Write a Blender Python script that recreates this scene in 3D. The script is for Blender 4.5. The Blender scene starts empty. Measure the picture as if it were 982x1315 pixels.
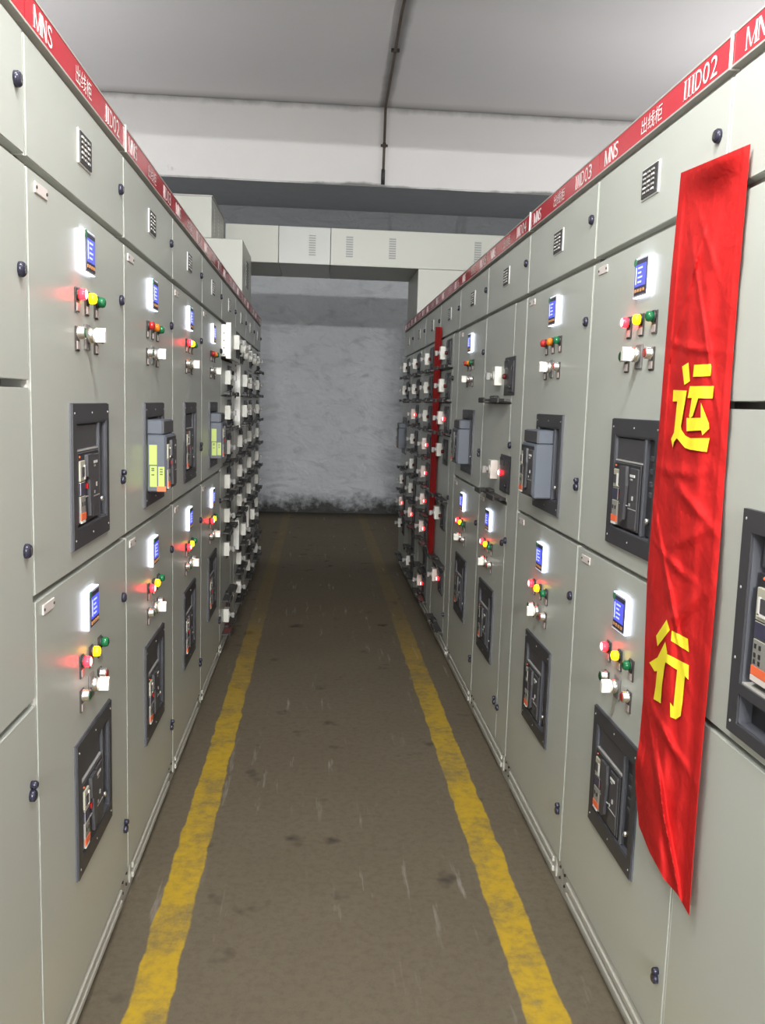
import bpy, bmesh, math, random
from mathutils import Vector, Matrix, noise

S = bpy.context.scene
COL = S.collection
PI = math.pi

# ------------------------------------------------------------------ measured layout (metres)
AISLE_L, AISLE_R = 0.5393, 0.7751          # distance of the two door planes from the camera axis
Y0L, Y0R = 1.6842, 1.6939                  # where the first full cabinet of each row starts
W = 0.8                                    # cabinet width
CAM_H = 1.5036
Z_HEAD, Z_HEAD0, Z_TOPD, Z_US, Z_MS, Z_DB = 2.217, 2.160, 2.142, 1.930, 1.114, 0.1044
WALL_Y, CEIL = 11.75, 4.86
BEAM_Y, BEAM_Z = 10.4, 3.98
ROOM_L, ROOM_R, ROOM_B = -6.0, 6.4, -9.0

# ------------------------------------------------------------------ materials
MATS = {}


def nmat(name):
    m = bpy.data.materials.new(name)
    m.use_nodes = True
    MATS[name] = m
    return m, m.node_tree.nodes, m.node_tree.links, m.node_tree.nodes['Principled BSDF']


def simple(name, col, rough=0.5, metal=0.0, emit=None, estr=0.0, spec=0.5, vary=0.0, vscale=6.0, bump=0.0, bscale=400.0):
    m, N, L, B = nmat(name)
    B.inputs['Base Color'].default_value = (*col, 1)
    B.inputs['Roughness'].default_value = rough
    B.inputs['Metallic'].default_value = metal
    B.inputs['Specular IOR Level'].default_value = spec
    if emit:
        B.inputs['Emission Color'].default_value = (*emit, 1)
        B.inputs['Emission Strength'].default_value = estr
    if vary or bump:
        tc = N.new('ShaderNodeTexCoord')
    if vary:
        nz = N.new('ShaderNodeTexNoise'); nz.inputs['Scale'].default_value = vscale; nz.inputs['Detail'].default_value = 6
        L.new(tc.outputs['Object'], nz.inputs['Vector'])
        mx = N.new('ShaderNodeMix'); mx.data_type = 'RGBA'
        mx.inputs['A'].default_value = (*[c * (1 - vary) for c in col], 1)
        mx.inputs['B'].default_value = (*[min(1, c * (1 + vary)) for c in col], 1)
        L.new(nz.outputs['Fac'], mx.inputs['Factor'])
        L.new(mx.outputs['Result'], B.inputs['Base Color'])
    if bump:
        n2 = N.new('ShaderNodeTexNoise'); n2.inputs['Scale'].default_value = bscale; n2.inputs['Detail'].default_value = 2
        L.new(tc.outputs['Object'], n2.inputs['Vector'])
        bp = N.new('ShaderNodeBump'); bp.inputs['Strength'].default_value = bump; bp.inputs['Distance'].default_value = 0.001
        L.new(n2.outputs['Fac'], bp.inputs['Height']); L.new(bp.outputs['Normal'], B.inputs['Normal'])
    return m


simple('cabinet_paint', (0.468, 0.495, 0.452), rough=0.33, spec=0.5, vary=0.03, vscale=3.0, bump=0.03, bscale=700)
simple('carcass_paint', (0.30, 0.30, 0.27), rough=0.5)
simple('plinth_paint', (0.47, 0.47, 0.42), rough=0.35, vary=0.10, vscale=14)
simple('duct_paint', (0.43, 0.44, 0.395), rough=0.4, vary=0.04, vscale=2)
simple('duct_paint_grey', (0.375, 0.39, 0.37), rough=0.35, vary=0.04, vscale=2)
simple('louvre_dark', (0.22, 0.23, 0.21), rough=0.5)
simple('header_red', (0.52, 0.025, 0.04), rough=0.16, spec=0.6)
simple('letter_white', (0.85, 0.80, 0.80), rough=0.4)
simple('trim_grey', (0.42, 0.41, 0.38), rough=0.35)
simple('lit_edge_white', (0.78, 0.78, 0.73), rough=0.4)
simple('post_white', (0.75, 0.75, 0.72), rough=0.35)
simple('dark_gap', (0.02, 0.02, 0.018), rough=0.8)
simple('lock_black', (0.025, 0.025, 0.045), rough=0.25)
simple('plate_pink', (0.72, 0.66, 0.63), rough=0.4)
simple('screw', (0.07, 0.065, 0.06), rough=0.4, metal=0.5)
simple('frame_dark', (0.045, 0.046, 0.052), rough=0.42, vary=0.1, vscale=30)
simple('frame_edge', (0.085, 0.09, 0.105), rough=0.45)
simple('breaker_black', (0.022, 0.022, 0.026), rough=0.38)
simple('breaker_grey', (0.060, 0.060, 0.066), rough=0.45)
simple('breaker_side', (0.088, 0.103, 0.128), rough=0.5)
simple('breaker_line', (0.40, 0.40, 0.39), rough=0.4)
simple('trip_beige', (0.42, 0.41, 0.33), rough=0.5)
simple('trip_grey', (0.26, 0.26, 0.24), rough=0.5)
simple('label_orange', (0.85, 0.16, 0.06), rough=0.5)
simple('label_lime', (0.42, 0.53, 0.13), rough=0.5)
simple('label_ink', (0.10, 0.12, 0.06), rough=0.6)
simple('white_plastic', (0.68, 0.67, 0.62), rough=0.35)
simple('box_white', (0.60, 0.60, 0.55), rough=0.4)
simple('knob_grey', (0.26, 0.26, 0.25), rough=0.4)
simple('legend_frame', (0.07, 0.06, 0.055), rough=0.4)
simple('legend_face', (0.46, 0.40, 0.38), rough=0.35)
simple('chrome', (0.72, 0.72, 0.70), rough=0.22, metal=0.9)
simple('switch_plate', (0.20, 0.195, 0.19), rough=0.35)
simple('cap_green', (0.01, 0.07, 0.025), rough=0.3)
simple('cap_red', (0.28, 0.025, 0.02), rough=0.3)
simple('ring_black', (0.03, 0.03, 0.03), rough=0.4)
simple('galvanised', (0.80, 0.80, 0.78), rough=0.4)
simple('tray_dark', (0.035, 0.034, 0.033), rough=0.45)
simple('vent_dark', (0.045, 0.045, 0.048), rough=0.5)
simple('bolt_white', (0.72, 0.72, 0.68), rough=0.35)
simple('sticker_green', (0.05, 0.22, 0.10), rough=0.5)
simple('meter_dark', (0.05, 0.05, 0.09), rough=0.4)
simple('meter_buttons', (0.55, 0.28, 0.12), rough=0.5)
simple('meter_bezel', (0.55, 0.57, 0.62), rough=0.35)
simple('meter_glow', (0.9, 0.92, 1.0), rough=0.4, emit=(0.72, 0.80, 1.0), estr=3.6)
simple('screen_blue', (0.05, 0.06, 0.3), rough=0.2, emit=(0.11, 0.13, 0.95), estr=0.85)
simple('screen_mark', (0.4, 0.45, 0.9), rough=0.2, emit=(0.42, 0.50, 1.0), estr=1.0)
simple('lens_red_lit', (0.8, 0.05, 0.08), rough=0.3, emit=(1.0, 0.004, 0.007), estr=18)
simple('lens_red_core', (1, 0.9, 0.9), rough=0.3, emit=(1.0, 0.13, 0.12), estr=14)
simple('lens_yellow_lit', (0.9, 0.7, 0.02), rough=0.3, emit=(1.0, 0.60, 0.0), estr=3.0)
simple('lens_yellow_rim', (0.9, 0.4, 0.02), rough=0.3, emit=(1.0, 0.35, 0.0), estr=1.2)
simple('lens_red_off', (0.42, 0.02, 0.02), rough=0.18)
simple('lens_red_dull', (0.10, 0.012, 0.012), rough=0.25)
simple('lens_orange_off', (0.75, 0.20, 0.01), rough=0.18)
simple('lens_green_off', (0.01, 0.14, 0.05), rough=0.18)
simple('lamp_red_small', (0.8, 0.05, 0.08), rough=0.3, emit=(1.0, 0.004, 0.008), estr=8.0)
simple('conduit_rust', (0.10, 0.075, 0.055), rough=0.7, vary=0.4, vscale=12)
simple('conduit_joint', (0.06, 0.045, 0.035), rough=0.6)
simple('banner_yellow', (0.95, 0.82, 0.03), rough=0.75)


def banner_mat():
    m, N, L, B = nmat('banner_red')
    tc = N.new('ShaderNodeTexCoord')
    wv = N.new('ShaderNodeTexNoise'); wv.inputs['Scale'].default_value = 9; wv.inputs['Detail'].default_value = 5
    L.new(tc.outputs['Object'], wv.inputs['Vector'])
    mx = N.new('ShaderNodeMix'); mx.data_type = 'RGBA'
    mx.inputs['A'].default_value = (0.40, 0.010, 0.010, 1); mx.inputs['B'].default_value = (0.60, 0.018, 0.017, 1)
    L.new(wv.outputs['Fac'], mx.inputs['Factor']); L.new(mx.outputs['Result'], B.inputs['Base Color'])
    B.inputs['Roughness'].default_value = 0.8
    B.inputs['Specular IOR Level'].default_value = 0.2
    n2 = N.new('ShaderNodeTexNoise'); n2.inputs['Scale'].default_value = 28; n2.inputs['Detail'].default_value = 4
    L.new(tc.outputs['Object'], n2.inputs['Vector'])
    bp = N.new('ShaderNodeBump'); bp.inputs['Strength'].default_value = 0.5; bp.inputs['Distance'].default_value = 0.010
    L.new(n2.outputs['Fac'], bp.inputs['Height']); L.new(bp.outputs['Normal'], B.inputs['Normal'])


banner_mat()


def math_node(N, L, op, a, b=None, clamp=False):
    n = N.new('ShaderNodeMath'); n.operation = op; n.use_clamp = clamp
    for i, v in enumerate((a, b)):
        if v is None:
            continue
        if isinstance(v, (int, float)):
            n.inputs[i].default_value = v
        else:
            L.new(v, n.inputs[i])
    return n.outputs[0]


def mixc(N, L, f, a, b):
    mx = N.new('ShaderNodeMix'); mx.data_type = 'RGBA'
    if isinstance(f, (int, float)):
        mx.inputs['Factor'].default_value = f
    else:
        L.new(f, mx.inputs['Factor'])
    for k, v in (('A', a), ('B', b)):
        if isinstance(v, tuple):
            mx.inputs[k].default_value = (*v, 1)
        else:
            L.new(v, mx.inputs[k])
    return mx.outputs['Result']


def noise_node(N, L, vec, scale, detail=5, rough=0.55, dist=0.0):
    n = N.new('ShaderNodeTexNoise')
    n.inputs['Scale'].default_value = scale; n.inputs['Detail'].default_value = detail
    n.inputs['Roughness'].default_value = rough; n.inputs['Distortion'].default_value = dist
    L.new(vec, n.inputs['Vector'])
    return n.outputs['Fac']


def ramp(N, L, f, a, b):
    n = N.new('ShaderNodeMapRange'); n.inputs['From Min'].default_value = a; n.inputs['From Max'].default_value = b
    n.clamp = True
    L.new(f, n.inputs['Value'])
    return n.outputs['Result']


def floor_mat():
    m, N, L, B = nmat('concrete_floor')
    g = N.new('ShaderNodeNewGeometry')
    pos = g.outputs['Position']
    sp = N.new('ShaderNodeSeparateXYZ'); L.new(pos, sp.inputs[0])
    big = noise_node(N, L, pos, 1.6, 6, 0.6)
    fine = noise_node(N, L, pos, 38, 6, 0.7)
    speck = noise_node(N, L, pos, 150, 3, 0.6)
    c = mixc(N, L, big, (0.114, 0.096, 0.067), (0.150, 0.127, 0.090))
    c = mixc(N, L, math_node(N, L, 'MULTIPLY', ramp(N, L, fine, 0.45, 0.70), 0.40), c, (0.072, 0.060, 0.042))
    c = mixc(N, L, math_node(N, L, 'MULTIPLY', ramp(N, L, speck, 0.62, 0.78), 0.35), c, (0.21, 0.19, 0.165))
    # dark scuffs
    sc = noise_node(N, L, pos, 5.5, 3, 0.5)
    c = mixc(N, L, math_node(N, L, 'MULTIPLY', ramp(N, L, sc, 0.64, 0.74), 0.8), c, (0.035, 0.030, 0.026))
    # pale scratches running along the aisle
    mp = N.new('ShaderNodeMapping'); mp.inputs['Scale'].default_value = (22, 2.2, 1); mp.inputs['Rotation'].default_value = (0, 0, 0.18)
    L.new(pos, mp.inputs['Vector'])
    sr = noise_node(N, L, mp.outputs['Vector'], 1.0, 4, 0.6)
    gate = noise_node(N, L, pos, 1.1, 2)
    srf = math_node(N, L, 'MULTIPLY', ramp(N, L, sr, 0.615, 0.70), ramp(N, L, gate, 0.42, 0.56))
    c = mixc(N, L, math_node(N, L, 'MULTIPLY', srf, 0.45), c, (0.34, 0.32, 0.29))
    # two yellow walkway lines, edges ragged and paint worn
    wob = math_node(N, L, 'MULTIPLY', math_node(N, L, 'SUBTRACT', noise_node(N, L, pos, 7, 4), 0.5), 0.035)
    wear = noise_node(N, L, pos, 4.2, 6, 0.65)
    wear2 = noise_node(N, L, pos, 30, 5, 0.7)
    for cx, hw in ((-0.392, 0.051), (0.596, 0.054)):
        d = math_node(N, L, 'ABSOLUTE', math_node(N, L, 'SUBTRACT', math_node(N, L, 'ADD', sp.outputs[0], wob), cx))
        inside = ramp(N, L, d, hw + 0.003, hw - 0.003)
        keep = math_node(N, L, 'ADD', math_node(N, L, 'MULTIPLY', ramp(N, L, wear, 0.74, 0.46), 0.8),
                         math_node(N, L, 'MULTIPLY', ramp(N, L, wear2, 0.62, 0.42), 0.3), True)
        # line colour fades out towards the far end
        far = ramp(N, L, sp.outputs[1], 6.1, 3.7)
        keep = math_node(N, L, 'MULTIPLY', keep, math_node(N, L, 'ADD', math_node(N, L, 'MULTIPLY', far, 0.88), 0.12))
        f = math_node(N, L, 'MULTIPLY', inside, keep)
        yel = mixc(N, L, wear2, (0.50, 0.335, 0.024), (0.34, 0.23, 0.03))
        c = mixc(N, L, f, c, yel)
    # damp grime along the foot of the end wall
    gr = math_node(N, L, 'ADD', sp.outputs[1], math_node(N, L, 'MULTIPLY', big, 0.6))
    c = mixc(N, L, math_node(N, L, 'MULTIPLY', ramp(N, L, gr, 11.3, 12.05), 0.8), c, (0.02, 0.018, 0.015))
    L.new(c, B.inputs['Base Color'])
    B.inputs['Roughness'].default_value = 0.85; B.inputs['Specular IOR Level'].default_value = 0.15
    bp = N.new('ShaderNodeBump'); bp.inputs['Strength'].default_value = 0.25; bp.inputs['Distance'].default_value = 0.003
    L.new(fine, bp.inputs['Height']); L.new(bp.outputs['Normal'], B.inputs['Normal'])


def endwall_mat():
    m, N, L, B = nmat('end_wall_plaster')
    g = N.new('ShaderNodeNewGeometry'); pos = g.outputs['Position']
    sp = N.new('ShaderNodeSeparateXYZ'); L.new(pos, sp.inputs[0])
    mp = N.new('ShaderNodeMapping'); mp.inputs['Scale'].default_value = (1, 1, 1.5)
    L.new(pos, mp.inputs['Vector'])
    n1 = noise_node(N, L, mp.outputs['Vector'], 1.7, 7, 0.6, 0.6)
    n2 = noise_node(N, L, mp.outputs['Vector'], 4.5, 5, 0.55, 0.4)
    c = mixc(N, L, n1, (0.41, 0.44, 0.47), (0.54, 0.56, 0.585))
    c = mixc(N, L, math_node(N, L, 'MULTIPLY', ramp(N, L, n2, 0.54, 0.68), 0.40), c, (0.26, 0.275, 0.29))
    # mould rising from the floor
    mb = noise_node(N, L, pos, 6.5, 6, 0.7)
    h = math_node(N, L, 'SUBTRACT', sp.outputs[2], math_node(N, L, 'MULTIPLY', mb, 0.52))
    c = mixc(N, L, math_node(N, L, 'MULTIPLY', ramp(N, L, h, 0.0, -0.20), 0.95), c, (0.025, 0.025, 0.02))
    # vertical drip stains high up
    mp2 = N.new('ShaderNodeMapping'); mp2.inputs['Scale'].default_value = (5, 1, 0.9); L.new(pos, mp2.inputs['Vector'])
    dn = noise_node(N, L, mp2.outputs['Vector'], 1.0, 4, 0.6)
    hi = ramp(N, L, sp.outputs[2], 3.4, 3.7)
    c = mixc(N, L, math_node(N, L, 'MULTIPLY', math_node(N, L, 'MULTIPLY', ramp(N, L, dn, 0.6, 0.72), hi), 0.8), c, (0.06, 0.07, 0.08))
    wall_top = ramp(N, L, math_node(N, L, 'ADD', sp.outputs[2], math_node(N, L, 'MULTIPLY', n2, 0.15)), 3.45, 3.52)  # top of the wall mixed to a darker grey
    c = mixc(N, L, math_node(N, L, 'MULTIPLY', wall_top, 0.85), c, mixc(N, L, n2, (0.13, 0.14, 0.15), (0.20, 0.21, 0.22)))
    L.new(c, B.inputs['Base Color']); B.inputs['Roughness'].default_value = 0.8
    b1 = noise_node(N, L, mp.outputs['Vector'], 2.4, 3, 0.45, 0.7)
    b2 = noise_node(N, L, mp.outputs['Vector'], 11, 4, 0.5)
    hh = math_node(N, L, 'ADD', b1, math_node(N, L, 'MULTIPLY', b2, 0.2))
    bp = N.new('ShaderNodeBump'); bp.inputs['Strength'].default_value = 0.9; bp.inputs['Distance'].default_value = 0.10
    L.new(hh, bp.inputs['Height']); L.new(bp.outputs['Normal'], B.inputs['Normal'])


def ceiling_mat():
    m, N, L, B = nmat('ceiling_plaster')
    g = N.new('ShaderNodeNewGeometry'); pos = g.outputs['Position']
    sp = N.new('ShaderNodeSeparateXYZ'); L.new(pos, sp.inputs[0])
    n1 = noise_node(N, L, pos, 0.9, 5, 0.6)
    c = mixc(N, L, n1, (0.68, 0.67, 0.68), (0.75, 0.74, 0.75))
    wob = math_node(N, L, 'MULTIPLY', math_node(N, L, 'SUBTRACT', noise_node(N, L, pos, 3, 4), 0.5), 0.05)
    # soot creeping out from the conduit and from the joint with the beam
    d = math_node(N, L, 'ABSOLUTE', math_node(N, L, 'SUBTRACT', math_node(N, L, 'ADD', sp.outputs[0], wob), 0.675))
    c = mixc(N, L, math_node(N, L, 'MULTIPLY', ramp(N, L, d, 0.085, 0.01), 0.62), c, (0.10, 0.095, 0.09))
    j = math_node(N, L, 'SUBTRACT', BEAM_Y, math_node(N, L, 'ADD', sp.outputs[1], wob))
    c = mixc(N, L, math_node(N, L, 'MULTIPLY', ramp(N, L, j, 0.22, 0.02), 0.40), c, (0.16, 0.15, 0.14))
    L.new(c, B.inputs['Base Color']); B.inputs['Roughness'].default_value = 0.85
    bp = N.new('ShaderNodeBump'); bp.inputs['Strength'].default_value = 0.3; bp.inputs['Distance'].default_value = 0.02
    L.new(noise_node(N, L, pos, 3, 4), bp.inputs['Height']); L.new(bp.outputs['Normal'], B.inputs['Normal'])


def beam_mat():
    m, N, L, B = nmat('beam_plaster')
    g = N.new('ShaderNodeNewGeometry'); pos = g.outputs['Position']
    sp = N.new('ShaderNodeSeparateXYZ'); L.new(pos, sp.inputs[0])
    n1 = noise_node(N, L, pos, 1.2, 6, 0.6)
    c = mixc(N, L, n1, (0.74, 0.73, 0.725), (0.83, 0.82, 0.81))
    sn = noise_node(N, L, pos, 5, 5, 0.6)
    # soot and painted shade under the ceiling joint, grime along the lower arris, a few blotches
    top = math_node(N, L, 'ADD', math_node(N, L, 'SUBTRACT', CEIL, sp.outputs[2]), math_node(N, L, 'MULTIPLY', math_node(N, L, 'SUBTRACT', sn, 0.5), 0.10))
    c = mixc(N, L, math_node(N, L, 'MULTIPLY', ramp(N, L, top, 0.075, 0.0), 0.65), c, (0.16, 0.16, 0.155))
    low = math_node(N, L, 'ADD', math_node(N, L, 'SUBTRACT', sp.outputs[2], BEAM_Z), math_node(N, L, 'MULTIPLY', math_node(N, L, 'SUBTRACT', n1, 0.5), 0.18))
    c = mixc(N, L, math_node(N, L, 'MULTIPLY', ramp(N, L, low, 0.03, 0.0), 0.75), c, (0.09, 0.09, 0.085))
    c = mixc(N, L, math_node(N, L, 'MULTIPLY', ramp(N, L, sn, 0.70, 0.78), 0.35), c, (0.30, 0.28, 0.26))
    # greyer, darker tone on the downward faces
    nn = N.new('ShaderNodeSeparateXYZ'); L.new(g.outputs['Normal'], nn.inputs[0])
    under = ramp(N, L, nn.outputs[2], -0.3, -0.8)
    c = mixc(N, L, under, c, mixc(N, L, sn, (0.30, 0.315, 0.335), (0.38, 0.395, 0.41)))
    L.new(c, B.inputs['Base Color']); B.inputs['Roughness'].default_value = 0.85
    bp = N.new('ShaderNodeBump'); bp.inputs['Strength'].default_value = 0.3; bp.inputs['Distance'].default_value = 0.02
    L.new(sn, bp.inputs['Height']); L.new(bp.outputs['Normal'], B.inputs['Normal'])


floor_mat(); endwall_mat(); ceiling_mat(); beam_mat()
simple('side_wall_plaster', (0.55, 0.56, 0.57), rough=0.85, vary=0.08, vscale=1.5)


# ------------------------------------------------------------------ mesh builder
class MB:
    def __init__(self):
        self.bm = bmesh.new(); self.mats = []

    def mi(self, m):
        if m not in self.mats:
            self.mats.append(m)
        return self.mats.index(m)

    def box(self, x0, x1, y0, y1, z0, z1, m, bev=0.0, seg=1, front=None):
        vs = [self.bm.verts.new(p) for p in ((x0, y0, z0), (x1, y0, z0), (x1, y1, z0), (x0, y1, z0),
                                             (x0, y0, z1), (x1, y0, z1), (x1, y1, z1), (x0, y1, z1))]
        i = self.mi(m); fs = []
        for k, q in enumerate(((0, 1, 5, 4), (1, 2, 6, 5), (2, 3, 7, 6), (3, 0, 4, 7), (4, 5, 6, 7), (3, 2, 1, 0))):
            f = self.bm.faces.new([vs[j] for j in q]); f.material_index = i
            if front and k == 0:
                f.material_index = self.mi(front)
            fs.append(f)
        if bev:
            es = list({e for f in fs for e in f.edges})
            bmesh.ops.bevel(self.bm, geom=es, offset=bev, segments=seg, affect='EDGES', clamp_overlap=True)
        return self

    def prism(self, pts, y0, y1, m):
        """polygon in x/z, extruded from y0 (front) to y1"""
        i = self.mi(m)
        a = [self.bm.verts.new((x, y0, z)) for x, z in pts]
        b = [self.bm.verts.new((x, y1, z)) for x, z in pts]
        f = self.bm.faces.new(a); f.material_index = i
        f = self.bm.faces.new(b[::-1]); f.material_index = i
        n = len(pts)
        for k in range(n):
            f = self.bm.faces.new((a[k], b[k], b[(k + 1) % n], a[(k + 1) % n])); f.material_index = i
        return self

    def lathe(self, c, prof, m, seg=20, axis='y', mats=None):
        """prof: list of (r, t); revolved about the axis through c; t grows OUT of the panel (towards -y), or up for z"""
        i = self.mi(m); rings = []
        for r, t in prof:
            ring = []
            for k in range(seg):
                a = 2 * PI * k / seg
                if axis == 'y':
                    p = (c[0] + r * math.cos(a), c[1] - t, c[2] + r * math.sin(a))
                elif axis == 'z':
                    p = (c[0] + r * math.cos(a), c[1] + r * math.sin(a), c[2] + t)
                else:
                    p = (c[0] + t, c[1] + r * math.cos(a), c[2] + r * math.sin(a))
                ring.append(self.bm.verts.new(p))
            rings.append(ring)
        for j in range(len(rings) - 1):
            for k in range(seg):
                f = self.bm.faces.new((rings[j][k], rings[j][(k + 1) % seg], rings[j + 1][(k + 1) % seg], rings[j + 1][k]))
                f.material_index = self.mi(mats[j]) if mats else i
                f.smooth = True
        for ring, k in ((rings[0], 0), (rings[-1], -1)):
            f = self.bm.faces.new(ring); f.material_index = self.mi(mats[k]) if mats else i
        return self

    def tube(self, pts, r, m, seg=8):
        i = self.mi(m); rings = []
        for n, p in enumerate(pts):
            p = Vector(p)
            d = (Vector(pts[min(n + 1, len(pts) - 1)]) - Vector(pts[max(n - 1, 0)])).normalized()
            u = d.orthogonal().normalized() if n == 0 else (u - d * u.dot(d)).normalized()
            v = d.cross(u)
            rings.append([self.bm.verts.new(p + r * (math.cos(2 * PI * k / seg) * u + math.sin(2 * PI * k / seg) * v)) for k in range(seg)])
        for j in range(len(rings) - 1):
            for k in range(seg):
                f = self.bm.faces.new((rings[j][k], rings[j][(k + 1) % seg], rings[j + 1][(k + 1) % seg], rings[j + 1][k]))
                f.material_index = i; f.smooth = True
        for ring in (rings[0], rings[-1]):
            f = self.bm.faces.new(ring); f.material_index = i
        return self

    def plate(self, x0, x1, z0, z1, y0, y1, m, holes=(), bev=0.0015):
        """flat door leaf with rectangular openings"""
        xs = sorted({x0, x1, *[h[0] for h in holes], *[h[1] for h in holes]})
        zs = sorted({z0, z1, *[h[2] for h in holes], *[h[3] for h in holes]})
        i = self.mi(m); V = {}

        def v(a, b, y):
            k = (a, b, y)
            if k not in V:
                V[k] = self.bm.verts.new((a, y, b))
            return V[k]
        solid = {}
        for a in range(len(xs) - 1):
            for b in range(len(zs) - 1):
                cx, cz = (xs[a] + xs[a + 1]) / 2, (zs[b] + zs[b + 1]) / 2
                solid[a, b] = not any(h[0] < cx < h[1] and h[2] < cz < h[3] for h in holes)
        for (a, b), s in solid.items():
            if not s:
                continue
            xa, xb, za, zb = xs[a], xs[a + 1], zs[b], zs[b + 1]
            fs = [(v(xa, za, y0), v(xb, za, y0), v(xb, zb, y0), v(xa, zb, y0)), (v(xa, zb, y1), v(xb, zb, y1), v(xb, za, y1), v(xa, za, y1))]
            if not solid.get((a - 1, b)): fs.append((v(xa, za, y0), v(xa, zb, y0), v(xa, zb, y1), v(xa, za, y1)))
            if not solid.get((a + 1, b)): fs.append((v(xb, za, y0), v(xb, za, y1), v(xb, zb, y1), v(xb, zb, y0)))
            if not solid.get((a, b - 1)): fs.append((v(xa, za, y0), v(xa, za, y1), v(xb, za, y1), v(xb, za, y0)))
            if not solid.get((a, b + 1)): fs.append((v(xa, zb, y0), v(xb, zb, y0), v(xb, zb, y1), v(xa, zb, y1)))
            for f in fs:
                f = self.bm.faces.new(f); f.material_index = i
        if bev:
            def rim(p):
                return abs(p.y - y0) < 1e-6 and (abs(p.x - x0) < 1e-6 or abs(p.x - x1) < 1e-6 or abs(p.z - z0) < 1e-6 or abs(p.z - z1) < 1e-6)
            es = [e for e in self.bm.edges if all(rim(q.co) for q in e.verts) and
                  any(abs(e.verts[0].co[k] - w) < 1e-6 and abs(e.verts[1].co[k] - w) < 1e-6 for k, w in ((0, x0), (0, x1), (2, z0), (2, z1)))]
            bmesh.ops.bevel(self.bm, geom=es, offset=bev, segments=2, affect='EDGES')
        return self

    def done(self, name):
        bmesh.ops.recalc_face_normals(self.bm, faces=self.bm.faces[:])
        me = bpy.data.meshes.new(name); self.bm.to_mesh(me); self.bm.free()
        for m in self.mats:
            me.materials.append(MATS[m])
        return me


CACHE = {}


def cached(key, build):
    if key not in CACHE:
        b = MB(); build(b); CACHE[key] = b.done(str(key[0]) if isinstance(key, tuple) else key)
    return CACHE[key]


def put(name, me, parent=None, loc=(0, 0, 0), rot=None, label=None):
    o = bpy.data.objects.new(name, me); COL.objects.link(o)
    o.location = loc
    if rot:
        o.rotation_euler = rot
    if parent:
        o.parent = parent
    if label:
        o['label'] = label
    return o


def tag(o, label, cat, group=None):
    o['label'] = label; o['category'] = cat
    if group:
        o['group'] = group
    return o


def thing(name, loc, rz, label, cat, group=None):
    o = bpy.data.objects.new(name, None); COL.objects.link(o)
    o.location = loc; o.rotation_euler = (0, 0, rz); o.empty_display_size = 0.2
    return tag(o, label, cat, group)


def structure(name, b):
    o = put(name, b.done(name)); o['kind'] = 'structure'
    return o


# ------------------------------------------------------------------ lettering
def text_raw(body):
    cu = bpy.data.curves.new('lettering', 'FONT'); cu.body = body; cu.size = 1.0; cu.resolution_u = 3
    ob = bpy.data.objects.new('lettering', cu); COL.objects.link(ob)
    dg = bpy.context.evaluated_depsgraph_get(); dg.update()
    me = bpy.data.meshes.new_from_object(ob.evaluated_get(dg))
    bpy.data.objects.remove(ob); bpy.data.curves.remove(cu)
    vs = [(v.co.x, v.co.y) for v in me.vertices]; fs = [tuple(p.vertices) for p in me.polygons]
    bpy.data.meshes.remove(me)
    return vs, fs


def glyph_to(b, body, x0, x1, z0, z1, y, m):
    vs, fs = text_raw(body)
    ax, bx = min(v[0] for v in vs), max(v[0] for v in vs); az, bz = min(v[1] for v in vs), max(v[1] for v in vs)
    q = [b.bm.verts.new((x0 + (vx - ax) / (bx - ax) * (x1 - x0), y, z0 + (vz - az) / (bz - az) * (z1 - z0))) for vx, vz in vs]
    i = b.mi(m)
    for f in fs:
        try:
            g = b.bm.faces.new([q[k] for k in f]); g.material_index = i
        except ValueError:
            pass


def serif_word(b, word, x0, z0, h, adv, y, m):
    """condensed serif capitals: stems and slab serifs drawn as thin prisms, round letters from the font"""
    x = x0; t = h * 0.15; s = h * 0.05
    for ch in word:
        w = adv * (0.55 if ch == 'I' else (1.35 if ch == 'M' else 1.0)); g = adv * 0.16
        a, c = x, x + w - g
        if ch == 'I':
            mid = (a + c) / 2
            b.box(mid - t / 2, mid + t / 2, y, y + .0006, z0, z0 + h, m)
            b.box(a, c, y, y + .0006, z0, z0 + s, m); b.box(a, c, y, y + .0006, z0 + h - s, z0 + h, m)
        elif ch == 'M':
            for q, tt in ((a + .15 * t, s), (c - t, t)):
                b.box(q, q + tt, y, y + .0006, z0, z0 + h, m)
                b.box(q - s, q + tt + s, y, y + .0006, z0, z0 + s, m)
            mid = (a + c) / 2
            b.prism([(a, z0 + h), (a + t, z0 + h), (mid + s / 2, z0), (mid - s / 2, z0)], y, y + .0006, m)
            b.prism([(c - s, z0 + h), (c, z0 + h), (mid + s / 2, z0), (mid - s / 2, z0)], y, y + .0006, m)
        elif ch == 'N':
            b.box(a, a + s, y, y + .0006, z0, z0 + h, m); b.box(c - s, c, y, y + .0006, z0, z0 + h, m)
            b.prism([(a - s, z0 + h), (a + t, z0 + h), (c, z0), (c - t, z0)], y, y + .0006, m)
            b.box(a - s, a + 2 * s, y, y + .0006, z0, z0 + s, m); b.box(c - 2 * s, c + s, y, y + .0006, z0 + h - s, z0 + h, m)
        else:
            glyph_to(b, ch, a, c, z0, z0 + h, y, m)
            if ch == 'D':
                b.box(a - s, a + t, y, y + .0006, z0, z0 + s, m); b.box(a - s, a + t, y, y + .0006, z0 + h - s, z0 + h, m)
        x += w
    return x


# ------------------------------------------------------------------ cabinet parts
# local frame of a cabinet: x along its width as its front is read, -y out of the front, z up; doors' faces at y = 0
GAP = 0.0065
ZU0, ZU1, ZL0, ZL1 = Z_MS + 0.0, Z_US - 0.018, Z_DB, Z_MS - 0.014


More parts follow.
